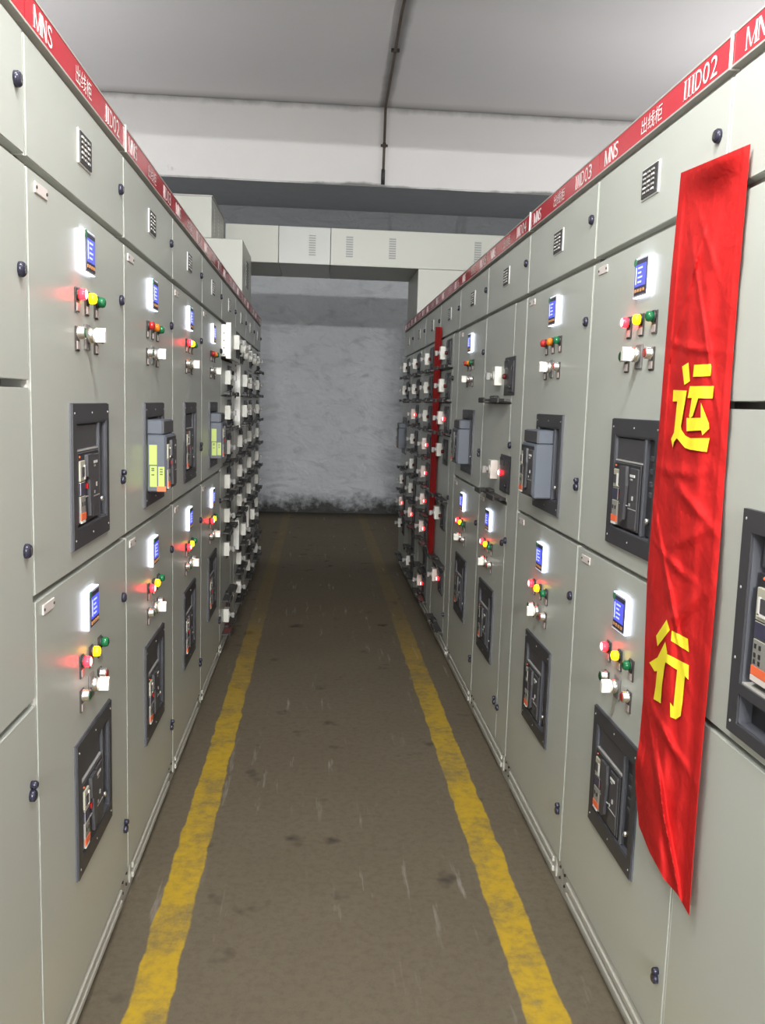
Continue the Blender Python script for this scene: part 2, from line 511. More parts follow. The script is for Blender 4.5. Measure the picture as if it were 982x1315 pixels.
def carcass(b, w=W):
    b.box(0.0015, w - 0.0015, 0.05, 0.80, Z_DB, 2.205, 'carcass_paint')
    b.box(0.0015, w - 0.0015, 0.012, 0.05, Z_TOPD + 0.001, Z_HEAD0 - 0.004, 'trim_grey')      # shadow gap rail under the header
    for x0, x1 in ((0.0006, GAP - 0.001), (w - GAP + 0.001, w - 0.0006)):        # added strips, paler to stand in for lamp light on door edges
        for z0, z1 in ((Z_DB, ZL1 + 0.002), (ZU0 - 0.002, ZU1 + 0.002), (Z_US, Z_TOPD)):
            b.box(x0, x1, 0.004, 0.051, z0, z1, 'lit_edge_white')
    for z in (Z_US - 0.009, Z_MS - 0.007):
        b.box(0.02, w - 0.02, 0.022, 0.05, z - 0.012, z + 0.012, 'trim_grey')


def plinth(b, w=W):
    b.box(0.0015, w - 0.0015, 0.012, 0.80, 0, Z_DB - 0.006, 'plinth_paint')
    b.box(0.055, w - 0.055, 0.006, 0.013, 0.024, 0.090, 'plinth_paint', 0.002)
    b.box(0.075, w - 0.075, -0.001, 0.007, 0.064, 0.082, 'plinth_paint', 0.002)
    b.box(0.075, w - 0.075, -0.001, 0.007, 0.032, 0.050, 'plinth_paint', 0.002)
    for x in (0.025, w - 0.025):
        for z in (0.04, 0.075):
            b.lathe((x, 0.012, z), [(0.005, 0), (0.004, 0.004)], 'screw', 8)


def header(b, w=W):
    b.box(0.002, w - 0.002, -0.004, 0.03, Z_HEAD0, Z_HEAD, 'header_red')
    b.box(0.0008, w - 0.0008, -0.005, 0.05, Z_HEAD, Z_HEAD + 0.004, 'trim_grey')
    b.box(0.0008, w - 0.0008, -0.006, 0.03, Z_HEAD0 - 0.004, Z_HEAD0, 'trim_grey')


def header_text(code, part):
    def f(b):
        y = -0.0052
        if part == 0:
            serif_word(b, 'MNS', 0.050, Z_HEAD0 + 0.008, 0.040, 0.034, y, 'letter_white')
        elif part == 1:
            glyph_to(b, '\u51fa\u7ebf\u67dc', 0.325, 0.455, Z_HEAD0 + 0.009, Z_HEAD0 + 0.047, y, 'letter_white')
        else:
            n = code.count('I')
            serif_word(b, code, W - 0.060 - (3 * 0.036 + n * 0.0198), Z_HEAD0 + 0.008, 0.041, 0.036, y, 'letter_white')
    return f


def eye_bolt(b):
    b.lathe((0, 0, 0), [(0.014, 0), (0.014, 0.006), (0.007, 0.008), (0.007, 0.016)], 'bolt_white', 12, 'z')
    ring = [(0.016 * math.cos(t), 0, 0.030 + 0.016 * math.sin(t)) for t in [2 * PI * k / 14 for k in range(15)]]
    b.tube(ring, 0.0055, 'bolt_white', 8)


def lock(b):
    b.lathe((0, 0, 0), [(0.014, 0), (0.014, 0.006), (0.011, 0.010), (0.006, 0.011)], 'lock_black', 18)
    b.box(-0.002, 0.002, -0.0125, -0.010, -0.007, 0.007, 'screw')


def lever_lock(b):
    b.lathe((0, 0, 0), [(0.012, 0), (0.012, 0.008), (0.008, 0.011)], 'lock_black', 16)
    b.lathe((0.004, 0, 0.020), [(0.008, 0), (0.008, 0.010), (0.005, 0.013)], 'lock_black', 12)


def name_plate(b):
    b.box(-0.037, 0.037, -0.003, 0, -0.0105, 0.0105, 'plate_pink', 0.001)
    for x in (-0.031, 0.031):
        b.lathe((x, -0.003, 0), [(0.0035, 0), (0.003, 0.0015)], 'screw', 8)


def vent_plate(b):
    b.box(-0.054, 0.054, -0.003, 0, -0.037, 0.037, 'post_white', 0.001)
    b.box(-0.048, 0.048, -0.0055, -0.002, -0.033, 0.033, 'vent_dark')
    for r in range(5):
        for c in range(3):
            x = -0.030 + 0.026 * c; z = 0.022 - 0.011 * r
            b.box(x - 0.008, x + 0.008, -0.0075, -0.005, z - 0.0022, z + 0.0022, 'trim_grey' if (r + c) % 3 else 'post_white')


def door_leaf(x0, x1, z0, z1, holes=()):
    def f(b):
        b.plate(x0, x1, z0, z1, 0.0, 0.021, 'cabinet_paint', holes)
    return f


def meter_body(b):
    b.box(-0.047, 0.047, -0.011, 0, -0.047, 0.047, 'meter_glow', 0.0015, front='meter_bezel')
    b.box(-0.036, 0.041, -0.0125, -0.010, -0.041, 0.041, 'meter_dark')


def meter_screen(b):
    b.box(-0.031, 0.036, -0.0135, -0.012, -0.022, 0.030, 'screen_blue')
    for k, l in enumerate((0.028, 0.020, 0.028, 0.024)):
        z = 0.021 - 0.011 * k
        b.box(-0.012, -0.012 + l, -0.0141, -0.0132, z - 0.0022, z + 0.0022, 'screen_mark')
    b.box(-0.027, -0.021, -0.0141, -0.0132, -0.016, 0.024, 'screen_mark')


def meter_buttons(b):
    for k in range(4):
        x = -0.026 + 0.018 * k
        b.box(x - 0.006, x + 0.006, -0.0145, -0.0123, -0.036, -0.028, 'meter_buttons', 0.001)


def meter_sticker(b):
    b.lathe((-0.036, -0.011, 0.037), [(0.009, 0), (0.009, 0.0022)], 'sticker_green', 14)


def legend(b):
    b.box(-0.0155, 0.0155, -0.004, 0, -0.040, 0.015, 'legend_frame', 0.002)
    b.box(-0.0115, 0.0115, -0.0056, -0.0035, -0.036, -0.019, 'legend_face')


def lamp_base(b):
    b.lathe((0, -0.003, 0), [(0.0145, 0), (0.0145, 0.005), (0.0132, 0.006)], 'ring_black', 18)


def lamp_lens(kind):
    R = [(0.0125, 0), (0.0125, 0.010), (0.0105, 0.0145), (0.006, 0.0165)]

    def f(b):
        if kind == 'red_lit':
            b.lathe((0, -0.008, 0), R, 'lens_red_lit', 18, mats=['lens_red_lit', 'lens_red_lit', 'lens_red_core'])
        elif kind == 'yellow_lit':
            b.lathe((0, -0.008, 0), R, 'lens_yellow_lit', 18, mats=['lens_yellow_lit', 'lens_yellow_lit', 'lens_yellow_lit'])
        else:
            b.lathe((0, -0.008, 0), R, {'red': 'lens_red_off', 'orange': 'lens_orange_off', 'green': 'lens_green_off'}[kind], 18)
    return f


def button_ring(b):
    b.lathe((0, -0.003, 0), [(0.0150, 0), (0.0150, 0.004), (0.0138, 0.006), (0.0138, 0.016), (0.0125, 0.0175)], 'chrome', 20)


def button_cap(m):
    def f(b):
        b.lathe((0, -0.0195, 0), [(0.0108, 0), (0.0108, 0.002), (0.009, 0.003)], m, 16)
    return f


def switch_base(b):
    b.box(-0.021, 0.021, -0.005, 0, -0.034, 0.026, 'switch_plate', 0.002)
    b.lathe((0, -0.004, 0), [(0.019, 0), (0.019, 0.008), (0.017, 0.014), (0.015, 0.016)], 'chrome', 22)


def switch_handle(b):
    b.lathe((0, -0.016, 0), [(0.0155, 0), (0.0155, 0.008)], 'white_plastic', 20)
    b.prism([(-0.0075, -0.015), (0.0075, -0.015), (0.0075, 0.008), (0.0, 0.018), (-0.0075, 0.008)], -0.045, -0.022, 'white_plastic')


# breaker, local origin at lower left corner of its escutcheon (0.325 x 0.323)
BW, BH = 0.325, 0.323


def escutcheon(b):
    b.plate(0, BW, 0, BH, -0.008, 0.0, 'frame_dark', [(0.030, 0.300, 0.042, 0.283)], 0)
    b.plate(-0.002, BW + 0.002, -0.002, BH + 0.002, -0.004, 0.0005, 'frame_edge', [(0.001, BW - 0.001, 0.001, BH - 0.001)], 0)
    x0, x1, z0, z1 = 0.030, 0.300, 0.042, 0.283
    b.box(x0, x1, 0.012, 0.018, z0, z1, 'breaker_grey')
    for q in ((x0 - .001, x0 + .004, z0, z1), (x1 - .004, x1 + .001, z0, z1), (x0, x1, z0 - .001, z0 + .004), (x0, x1, z1 - .004, z1 + .001)):
        b.box(q[0], q[1], -0.005, 0.014, q[2], q[3], 'frame_edge')
    for x in (0.014, 0.162, 0.312):
        for z in (0.02, 0.303):
            b.lathe((x, -0.008, z), [(0.0028, 0), (0.0022, 0.001)], 'breaker_line', 8)


def divider(b):
    b.box(0.230, 0.242, -0.006, 0.014, 0.046, 0.279, 'frame_edge', 0.002)
    b.box(0.241, 0.294, 0.004, 0.014, 0.050, 0.276, 'breaker_black', 0.002)
    for z in (0.235, 0.205, 0.175, 0.150):
        b.box(0.258, 0.276, 0.001, 0.006, z - 0.006, z + 0.006, 'breaker_grey', 0.001)
    b.lathe((0.266, 0.005, 0.088), [(0.007, 0), (0.007, 0.010), (0.004, 0.012)], 'chrome', 12)


def breaker_face(b):
    # arc chute panel on top, front cover below
    b.box(0.040, 0.222, 0.008, 0.027, 0.222, 0.276, 'breaker_grey', 0.002)
    b.box(0.038, 0.224, 0.004, 0.012, 0.217, 0.221, 'breaker_line')
    b.box(0.038, 0.222, 0.002, 0.027, 0.052, 0.215, 'breaker_black', 0.002)
    b.box(0.092, 0.150, -0.001, 0.004, 0.112, 0.108 + 0.002, 'breaker_line')
    b.lathe((0.050, 0.002, 0.205), [(0.003, 0), (0.002, 0.002)], 'label_orange', 8)


def trip_unit(b):
    b.box(0.044, 0.084, -0.002, 0.004, 0.150, 0.196, 'trip_beige', 0.001)
    b.box(0.050, 0.074, -0.004, 0, 0.160, 0.182, 'breaker_grey'); b.box(0.072, 0.080, -0.0042, 0, 0.154, 0.186, 'post_white')
    b.box(0.044, 0.084, -0.002, 0.004, 0.118, 0.148, 'meter_dark', 0.001)
    b.box(0.044, 0.084, -0.002, 0.004, 0.056, 0.116, 'trip_grey', 0.001)
    for x in (0.054, 0.072):
        b.box(x - .003, x + .003, -0.0035, 0, 0.094, 0.103, 'ring_black')
    b.box(0.044, 0.084, -0.0032, 0, 0.062, 0.078, 'label_orange'); b.box(0.046, 0.078, -0.0032, 0, 0.055, 0.061, 'post_white')


def charging_handle(b):
    b.prism([(0.094, 0.208), (0.140, 0.208), (0.146, 0.160), (0.136, 0.075), (0.118, 0.064), (0.110, 0.150), (0.094, 0.158)], -0.006, 0.003, 'breaker_grey')
    b.box(0.098, 0.105, -0.0035, 0.002, 0.130, 0.142, 'lens_red_off')


def breaker_plate(b):
    b.box(0.158, 0.214, -0.001, 0.004, 0.056, 0.206, 'breaker_grey', 0.002)
    b.box(0.162, 0.194, -0.0022, 0.0, 0.184, 0.190, 'post_white'); b.box(0.165, 0.178, -0.0022, 0.0, 0.176, 0.180, 'breaker_line')
    b.box(0.182, 0.189, -0.003, 0.0, 0.128, 0.138, 'breaker_line'); b.box(0.164, 0.171, -0.0022, 0.0, 0.112, 0.119, 'breaker_line')
    b.box(0.160, 0.212, -0.0022, 0.0, 0.105, 0.107, 'breaker_line')


OUT = 0.062


def drawn_body(b):
    b.box(0.034, 0.214, -OUT + 0.008, 0.026, 0.226, 0.272, 'breaker_side', 0.004)
    b.box(0.036, 0.212, -OUT + 0.005, -OUT + 0.010, 0.230, 0.268, 'breaker_grey')
    b.box(0.032, 0.222, -OUT, 0.026, 0.046, 0.226, 'breaker_side', 0.004)
    b.box(0.036, 0.218, -OUT - 0.003, -OUT + 0.002, 0.050, 0.220, 'breaker_black', 0.002)


def lime_labels(b, x=0.0315):
    for y0, y1, z0, z1 in ((-0.012, -0.036, 0.132, 0.194), (-0.014, -0.036, 0.062, 0.128), (-0.040, -0.059, 0.064, 0.126)):
        b.box(x - 0.0008, x + 0.0004, min(y0, y1), max(y0, y1), z0, z1, 'label_lime')
    for y0, zz in ((-0.018, (0.118, 0.112, 0.098)), (-0.044, (0.116, 0.108, 0.100))):
        for z in zz:
            b.box(x - 0.0014, x, y0 - 0.010, y0 - 0.001, z, z + 0.004, 'label_ink')


def orange_flag(b):
    b.prism([(0.030, 0.048), (0.034, 0.048), (0.034, 0.064), (0.030, 0.064)], -0.064, -0.036, 'label_orange')


def big_escutcheon(b):
    w, h = 0.46, 0.412
    b.plate(0, w, 0, h, -0.010, 0.0, 'frame_dark', [(0.034, w - 0.034, 0.098, h - 0.040), (0.034, w - 0.034, 0.022, 0.078)], 0)
    b.box(0.034, w - 0.034, 0.026, 0.030, 0.098, h - 0.040, 'breaker_grey'); b.box(0.034, w - 0.034, 0.018, 0.024, 0.022, 0.078, 'breaker_black')
    for x0, x1 in ((0.030, 0.037), (w - 0.037, w - 0.030)):
        b.box(x0, x1, -0.006, 0.028, 0.098, h - 0.040, 'frame_edge'); b.box(x0, x1, -0.006, 0.02, 0.022, 0.078, 'frame_edge')
    b.box(0.034, w - 0.034, -0.006, 0.028, 0.095, 0.101, 'trim_grey'); b.box(0.034, w - 0.034, -0.006, 0.02, 0.019, 0.025, 'frame_edge')
    for z in (0.02, 0.14, 0.27, 0.395):
        for x in (0.012, w - 0.012):
            b.lathe((x, -0.010, z), [(0.003, 0), (0.002, 0.001)], 'breaker_line', 8)


def big_face(b):
    b.box(0.050, 0.40, 0.004, 0.027, 0.106, 0.305, 'breaker_black', 0.002); b.box(0.046, 0.404, 0.008, 0.027, 0.312, 0.366, 'breaker_grey', 0.002)
    b.lathe((0.066, 0.004, 0.296), [(0.0035, 0), (0.002, 0.002)], 'label_orange', 8)


def big_trip(b):
    b.box(0.056, 0.128, -0.002, 0.006, 0.222, 0.280, 'trip_beige', 0.001); b.box(0.064, 0.116, -0.004, 0, 0.236, 0.262, 'breaker_grey')
    b.box(0.066, 0.072, -0.005, 0, 0.232, 0.264, 'post_white'); b.box(0.066, 0.110, -0.005, 0, 0.230, 0.235, 'post_white')
    b.box(0.056, 0.128, -0.002, 0.006, 0.190, 0.220, 'meter_dark', 0.001); b.box(0.056, 0.128, -0.002, 0.006, 0.112, 0.188, 'trip_grey', 0.001)
    for x in (0.066, 0.082):
        for z in (0.148, 0.160, 0.176):
            b.box(x - .003, x + .003, -0.0035, 0, z - .004, z + .004, 'ring_black')
    b.box(0.057, 0.127, -0.0032, 0, 0.124, 0.140, 'label_orange'); b.box(0.057, 0.127, -0.0032, 0, 0.113, 0.123, 'plate_pink')


def big_handle(b):
    b.prism([(0.150, 0.295), (0.215, 0.295), (0.222, 0.225), (0.205, 0.125), (0.180, 0.115), (0.172, 0.215), (0.150, 0.225)], -0.008, 0.005, 'breaker_grey')


# ---- withdrawable drawer pieces
def drawer_front(h, w, pulled):
    def f(b):
        o = -pulled
        b.plate(GAP, w - 0.004, -h + 0.003, -0.003, o, o + 0.021, 'cabinet_paint')
        if pulled:
            b.box(GAP + 0.006, GAP + 0.010, o + 0.02, 0.20, -h + 0.012, -0.012, 'galvanised')
            b.box(w - 0.014, w - 0.010, o + 0.02, 0.20, -h + 0.012, -0.012, 'galvanised')
            b.box(GAP + 0.006, w - 0.010, o + 0.02, 0.20, -h + 0.012, -h + 0.016, 'trim_grey')
            b.box(GAP - 0.002, GAP + 0.004, o - 0.004, o + 0.024, -h + 0.002, -0.002, 'post_white', 0.001)
            for z in (0.3, 0.5, 0.7, 0.88):
                b.box(GAP + 0.0045, GAP + 0.007, o + 0.032, o + 0.038, -h * z - .003, -h * z + .003, 'ring_black')
    return f


def handle_housing(b):
    b.box(-0.030, 0.030, -0.031, 0, -0.040, 0.040, 'box_white', 0.0012)
    b.lathe((0, -0.030, 0), [(0.020, 0), (0.019, 0.004)], 'box_white', 16)


def rotary_handle(b):
    b.lathe((0, -0.033, 0), [(0.012, 0), (0.012, 0.014)], 'knob_grey', 14)
    b.box(-0.008, 0.008, -0.062, -0.044, -0.018, 0.014, 'knob_grey', 0.003)


def mechanism_plate(b):
    b.box(-0.095, 0.095, -0.004, 0, -0.078, 0.078, 'frame_dark', 0.002)
    b.box(-0.085, -0.010, -0.009, -0.003, 0.030, 0.066, 'breaker_black', 0.002)
    b.box(0.010, 0.085, -0.009, -0.003, -0.066, 0.060, 'breaker_grey', 0.002)
    b.lathe((0.055, -0.009, -0.045), [(0.008, 0), (0.008, 0.008), (0.005, 0.009)], 'ring_black', 12)


def small_lamp(m):
    def f(b):
        b.lathe((0, -0.004, 0), [(0.0115, 0), (0.0115, 0.010), (0.008, 0.014)], m, 14, mats=[m, 'lens_red_core'] if m == 'lamp_red_small' else None)
    return f


def pull_handle(b):
    # moulded tray-shaped pull along the lower edge of a drawer
    pts = [(0.12, 0.0), (0.12, -0.036), (0.14, -0.050), (0.245, -0.050), (0.262, -0.032), (0.395, -0.032), (0.412, -0.046), (0.55, -0.046), (0.585, -0.026), (0.585, 0.0)]
    i = b.mi('tray_dark')
    lo = [b.bm.verts.new((x, y, -0.004)) for x, y in pts]; hi = [b.bm.verts.new((x, y, 0.006)) for x, y in pts]
    b.bm.faces.new(lo).material_index = i; b.bm.faces.new(hi[::-1]).material_index = i
    for k in range(len(pts)):
        n = (k + 1) % len(pts)
        b.bm.faces.new((lo[k], lo[n], hi[n], hi[k])).material_index = i
    for x0, x1 in ((0.13, 0.25), (0.41, 0.555)):
        b.box(x0, x1, -0.050, -0.040, -0.012, 0.012, 'tray_dark', 0.003)
    b.box(0.270, 0.350, -0.026, 0.0, 0.005, 0.020, 'tray_dark', 0.004)


# ------------------------------------------------------------------ assemblies
def add_lamps(c, u, z, state):
    kinds = {'on': ('red_lit', 'yellow_lit', 'green'), 'off': ('red', 'orange', 'green')}[state]
    for k, kd in enumerate(kinds):
        o = put('indicator_lamp', cached('lamp_base', lamp_base), c, (u + (k - 1) * 0.083, 0, z))
        word = {'red_lit': 'lit red lamp', 'yellow_lit': 'lit yellow lamp', 'green': 'unlit green lamp', 'red': 'unlit red lamp', 'orange': 'unlit orange lamp'}[kd]
        o['label'] = word
        put('lens', cached(('lens', kd), lamp_lens(kd)), o)
        put('legend_plate', cached('legend', legend), o)


def add_switches(c, u, z, turn=0.0):
    for dx, cap, word in ((-0.082, 'cap_green', 'green push button with chrome ring'), (0.082, 'cap_red', 'red push button with chrome ring')):
        o = put('push_button', cached('button_ring', button_ring), c, (u + dx, 0, z), label=word)
        put('button_cap', cached(('cap', cap), button_cap(cap)), o)
        put('legend_plate', cached('legend', legend), o)
    o = put('selector_switch', cached('switch_base', switch_base), c, (u, 0, z))
    put('switch_handle', cached('switch_handle', switch_handle), o, rot=(0, turn, 0), label='white pistol handle')


def add_meter(c, u, z):
    o = put('power_meter', cached('meter', meter_body), c, (u, 0, z))
    put('screen', cached('meter_screen', meter_screen), o, label='lit blue screen')
    put('button_strip', cached('meter_buttons', meter_buttons), o)
    put('sticker', cached('meter_sticker', meter_sticker), o, label='green round sticker')


def add_breaker(c, u, z, drawn=False, lime=False):
    o = put('circuit_breaker', cached('escutcheon', escutcheon), c, (u, 0, z), label='circuit breaker drawn out of its frame' if drawn else None)
    put('side_rail', cached('divider', divider), o)
    if drawn:
        put('breaker_body', cached('drawn', drawn_body), o)
        dy = -OUT - 0.005
        put('trip_unit', cached('trip', trip_unit), o, (0, dy, 0)); put('charging_handle', cached('charging', charging_handle), o, (0, dy, 0))
        put('rating_plate', cached('bplate', breaker_plate), o, (0, dy, 0))
        if lime:
            put('instruction_label', cached('lime', lime_labels), o, label='lime yellow paper labels on its side')
            if lime == 2:
                put('warning_sticker', cached('oflag', orange_flag), o, label='bright orange sticker')
    else:
        q = (0, -0.009, 0)
        put('front_cover', cached('bface', breaker_face), o, q)
        put('trip_unit', cached('trip', trip_unit), o, q); put('charging_handle', cached('charging', charging_handle), o, q)
        put('rating_plate', cached('bplate', breaker_plate), o, q)


def base_cabinet(side, k, label, code, vent=True, post=None, group=None, bolts=True):
    group = 'switchgear cabinets of the left row' if side == 'L' else 'switchgear cabinets of the right row'
    bolts = (side, k) not in (('L', 6), ('R', 7))
    if side == 'L':
        c = thing('switchgear_cabinet', (-AISLE_L, Y0L + k * W, 0), PI / 2, label, 'electrical cabinet', group)
    else:
        c = thing('switchgear_cabinet', (AISLE_R, Y0R + (k + 1) * W, 0), -PI / 2, label, 'electrical cabinet', group)
    put('carcass', cached('carcass', carcass), c); put('plinth', cached('plinth', plinth), c)
    h = put('header_sign', cached('header', header), c, label='red header strip with white lettering')
    for k, (w_, l_) in enumerate((('MNS', 'three white Latin letters'), ('name', 'three white Chinese characters'), (code, 'white code ' + code))):
        put('lettering', cached(('lettering', w_), header_text(code, k)), h, label=l_)
    if post is not None:
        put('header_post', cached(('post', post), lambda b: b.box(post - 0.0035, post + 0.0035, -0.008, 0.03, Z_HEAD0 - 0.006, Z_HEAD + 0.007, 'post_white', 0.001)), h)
    for x in (0.075, W - 0.075) if bolts else ():
        put('eye_bolt', cached('eye_bolt', eye_bolt), c, (x, 0.075, 2.2045))
    d = put('instrument_door', cached(('topdoor',), door_leaf(GAP, W - GAP, Z_US, Z_TOPD)), c)
    put('door_lock', cached('lock', lock), d, (0.755, 0, 2.045))
    if vent:
        put('vent_plate', cached('vent_plate', vent_plate), d, (0.402, 0, 2.045), label='dark vent plate in a bright frame')
    return c




def breaker_door(c, upper, w=W, du=0.0, lamps='on', drawn=False, lime=False, turn=0.0, plate=True, lockx=None):
    z0, z1 = (ZU0, ZU1) if upper else (ZL0, ZL1)
    bz = 1.158 if upper else 0.381
    bu = 0.255 + du
    hole = (bu + 0.004, bu + BW - 0.004, bz + 0.004, bz + BH - 0.004)
    d = put('upper_door' if upper else 'lower_door', cached(('bdoor', upper, w, du), door_leaf(GAP, w - GAP, z0, z1, [hole])), c)
    lx = w - 0.045
    if upper:
        put('door_lock', cached('lock', lock), d, (lx, 0, 1.757)); put('door_lock', cached('lever_lock', lever_lock), d, (lx, 0, 1.272))
    else:
        put('door_lock', cached('lock', lock), d, (lx, 0, 0.940)); put('door_lock', cached('lever_lock', lever_lock), d, (lx, 0, 0.252))
    if plate:
        put('name_plate', cached('name_plate', name_plate), d, (0.083, 0, 1.886 if upper else 1.075))
    if upper:
        add_meter(c, 0.402 + du, 1.823); add_lamps(c, 0.405 + du, 1.722, lamps); add_switches(c, 0.402 + du, 1.638, turn)
    else:
        add_meter(c, 0.402 + du, 0.996); add_lamps(c, 0.405 + du, 0.887, lamps); add_switches(c, 0.402 + du, 0.806, turn)
    add_breaker(c, bu, bz, drawn, lime)


def add_drawer(c, ztop, h, lamp='off', pulled=0.0, w=0.60, hx=0.24, plate=True, box=True, half=False, hz=None):
    d = put('drawer_unit', cached(('drawer', h, w, pulled), drawer_front(h, w, pulled)), c, (0, 0, ztop),
            label='drawer pulled partly out showing its white side plate' if pulled else None)
    zc = -0.095 if hz is None else hz
    o = -pulled
    mz = zc - 0.005
    if plate:
        put('mechanism_plate', cached('mech', mechanism_plate), d, (hx + 0.195, o, mz))
    if box:
        q = put('handle_housing', cached('housing', handle_housing), d, (hx, o, zc), label='white handle housing')
        put('rotary_handle', cached('rotary', rotary_handle), d, (hx, o, zc))
        if half:
            put('handle_housing', cached('housing', handle_housing), d, (hx + 0.42, o, zc), label='white handle housing')
            put('rotary_handle', cached('rotary', rotary_handle), d, (hx + 0.42, o, zc))
    if lamp:
        m = {'on': 'lamp_red_small', 'off': 'lens_red_dull'}[lamp]
        put('indicator_lamp', cached(('small_lamp', m), small_lamp(m)), d, (hx + 0.125, o, zc - 0.005), label='lit red lamp' if lamp == 'on' else None)
    if not half:
        put('pull_handle', cached('pull', pull_handle), d, (0, o, -h + 0.012), label='dark moulded pull handle')
    return d


def cable_door(c, z0=ZL0, z1=ZU1, locks=True):
    d = put('cable_door', cached(('cabledoor', z0, z1), door_leaf(0.604, W - GAP, z0, z1)), c)
    for z in (1.66, 1.35, 0.96, 0.25):
        if z0 < z < z1 and locks:
            put('door_lock', cached('lock', lock), d, (0.622, 0, z))
    return c


# ------------------------------------------------------------------ the room
b = MB(); b.box(ROOM_L, ROOM_R, ROOM_B, WALL_Y + 0.3, -0.15, 0, 'concrete_floor'); structure('floor', b)
b = MB(); b.box(ROOM_L, ROOM_R, ROOM_B, WALL_Y + 0.3, CEIL, CEIL + 0.2, 'ceiling_plaster'); structure('ceiling', b)
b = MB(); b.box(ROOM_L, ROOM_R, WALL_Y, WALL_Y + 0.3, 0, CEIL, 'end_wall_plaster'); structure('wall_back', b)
b = MB(); b.box(ROOM_L - 0.3, ROOM_L, ROOM_B, WALL_Y + 0.3, 0, CEIL, 'side_wall_plaster'); structure('wall_left', b)
b = MB(); b.box(ROOM_R, ROOM_R + 0.3, ROOM_B, WALL_Y + 0.3, 0, CEIL, 'side_wall_plaster'); structure('wall_right', b)
b = MB(); b.box(ROOM_L, ROOM_R, ROOM_B - 0.3, ROOM_B, 0, CEIL, 'side_wall_plaster'); structure('wall_front', b)
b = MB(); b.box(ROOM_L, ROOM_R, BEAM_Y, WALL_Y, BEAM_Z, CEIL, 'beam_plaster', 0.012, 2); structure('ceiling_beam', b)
b = MB(); b.box(ROOM_L, ROOM_R, 3.2, 4.6, 3.90, CEIL, 'beam_plaster', 0.012, 2); structure('ceiling_beam', b)  # unseen beam, added and sized to shade the far beam's upper part

# conduit along the ceiling and down the beam
t = thing('electrical_conduit', (0.675, 6.0, CEIL), 0, 'rusty brown conduit running along the ceiling and down the beam', 'conduit')
b = MB(); b.tube([(-0.012, -1.38, -0.025), (-0.035, 1.9, -0.025), (0.01, 4.32, -0.025), (0.012, 4.362, -0.031), (0.012, 4.372, -0.05), (0.006, 4.372, -0.86)], 0.015, 'conduit_rust', 10)
put('pipe', b.done('conduit_pipe'), t)


def coupling(b): b.lathe((0, 0, -0.03), [(0.017, 0), (0.020, 0.01), (0.020, 0.05), (0.017, 0.06)], 'conduit_joint', 12, 'z'); b.box(-0.04, 0.04, -0.004, 0.0243, -0.012, 0.012, 'conduit_joint')


put('pipe_clip', cached('coupling', coupling), t, (-0.028, 1.35, -0.025), (PI / 2, 0, 0))
put('pipe_clip', cached('coupling', coupling), t, (-0.018, 2.75, -0.025), (PI / 2, 0, 0))
put('pipe_clip', cached('coupling', coupling), t, (0.010, 4.372, -0.43))
put('end_cap', cached('endcap', lambda b: b.lathe((0, 0, 0), [(0.022, -0.16), (0.022, 0), (0.017, 0.01)], 'ring_black', 12, 'z')), t, (0.006, 4.372, -0.70))

# ------------------------------------------------------------------ bus duct over the aisle
YB0, YB1 = 7.284, 8.084


def louvre(b, n=9, w=0.055, h=0.17, ax='x'):
    if ax == 'x':
        b.box(-w / 2 - .002, w / 2 + .002, -0.001, 0.001, -h / 2, h / 2, 'duct_paint_grey')
    else:
        b.box(-0.001, 0.001, -w / 2 - .002, w / 2 + .002, -h / 2, h / 2, 'duct_paint_grey')
    for k in range(n):
        z = -h / 2 + h * (k + 0.5) / n
        if ax == 'x':
            b.box(-w / 2, w / 2, -0.004, 0.001, z - 0.005, z + 0.003, 'louvre_dark')
        else:
            b.box(-0.001, 0.004, -w / 2, w / 2, z - 0.005, z + 0.003, 'louvre_dark')


t = thing('bus_duct_bridge', (0, YB0, 2.606), 0, 'pale sheet metal bus duct with louvres bridging the aisle between both rows', 'bus duct', 'bus duct sections')
xs = [-0.78, -0.352, 0.068, 1.75]
for k in range(3):
    m = 'duct_paint_grey' if k == 1 else 'duct_paint'
    b = MB(); b.box(xs[k] + 0.0015, xs[k + 1] - 0.0015, 0, YB1 - YB0, 0, 0.292, m, 0.003)
    put('duct_panel', b.done('duct_panel'), t)
for x in (-0.08, 0.222, 0.572, 1.276):
    put('louvre_vent', cached('louvre', louvre), t, (x, 0, 0.150))
t = thing('bus_duct_riser', (0.79, YB0, 2.224), 0, 'pale metal bus duct leg dropping onto the right row under the bridge', 'bus duct', 'bus duct sections')
b = MB(); b.box(0, 0.95, 0, YB1 - YB0, 0.0, 0.3805, 'duct_paint', 0.003); put('duct_casing', b.done('riser'), t)
put('louvre_vent', cached('louvre', louvre), t, (0.50, 0, 0.20))
t = thing('bus_duct_riser', (-0.569, 6.484, 2.224), 0, 'pale metal bus duct box standing on the left row just below the stacked box', 'bus duct', 'bus duct sections')
b = MB(); b.box(-0.95, 0, 0, 0.79, 0.0, 0.414, 'duct_paint', 0.003); put('duct_casing', b.done('riser_left'), t)
put('louvre_vent', cached('louvre_s', lambda b: louvre(b, 9, 0.2, 0.2, 'y')), t, (0, 0.4, 0.22))
t = thing('bus_duct_box', (-0.79, 6.484, 2.6395), 0, 'smaller pale metal duct box stacked highest over the left row', 'bus duct', 'bus duct sections')
b = MB(); b.box(-1.0, 0, 0, 0.79, 0.0, 0.285, 'duct_paint', 0.003)
b.box(-1.0, 0.006, -0.006, 0.79, 0.285, 0.292, 'trim_grey'); put('duct_casing', b.done('duct_box'), t)


def perforation(b):
    b.box(-0.001, 0.0008, -0.009, 0.009, -0.11, 0.11, 'duct_paint_grey')
    for k in range(9):
        z = -0.10 + 0.025 * k
        b.box(-0.001, 0.0015, -0.008, 0.008, z - 0.006, z + 0.006, 'louvre_dark')


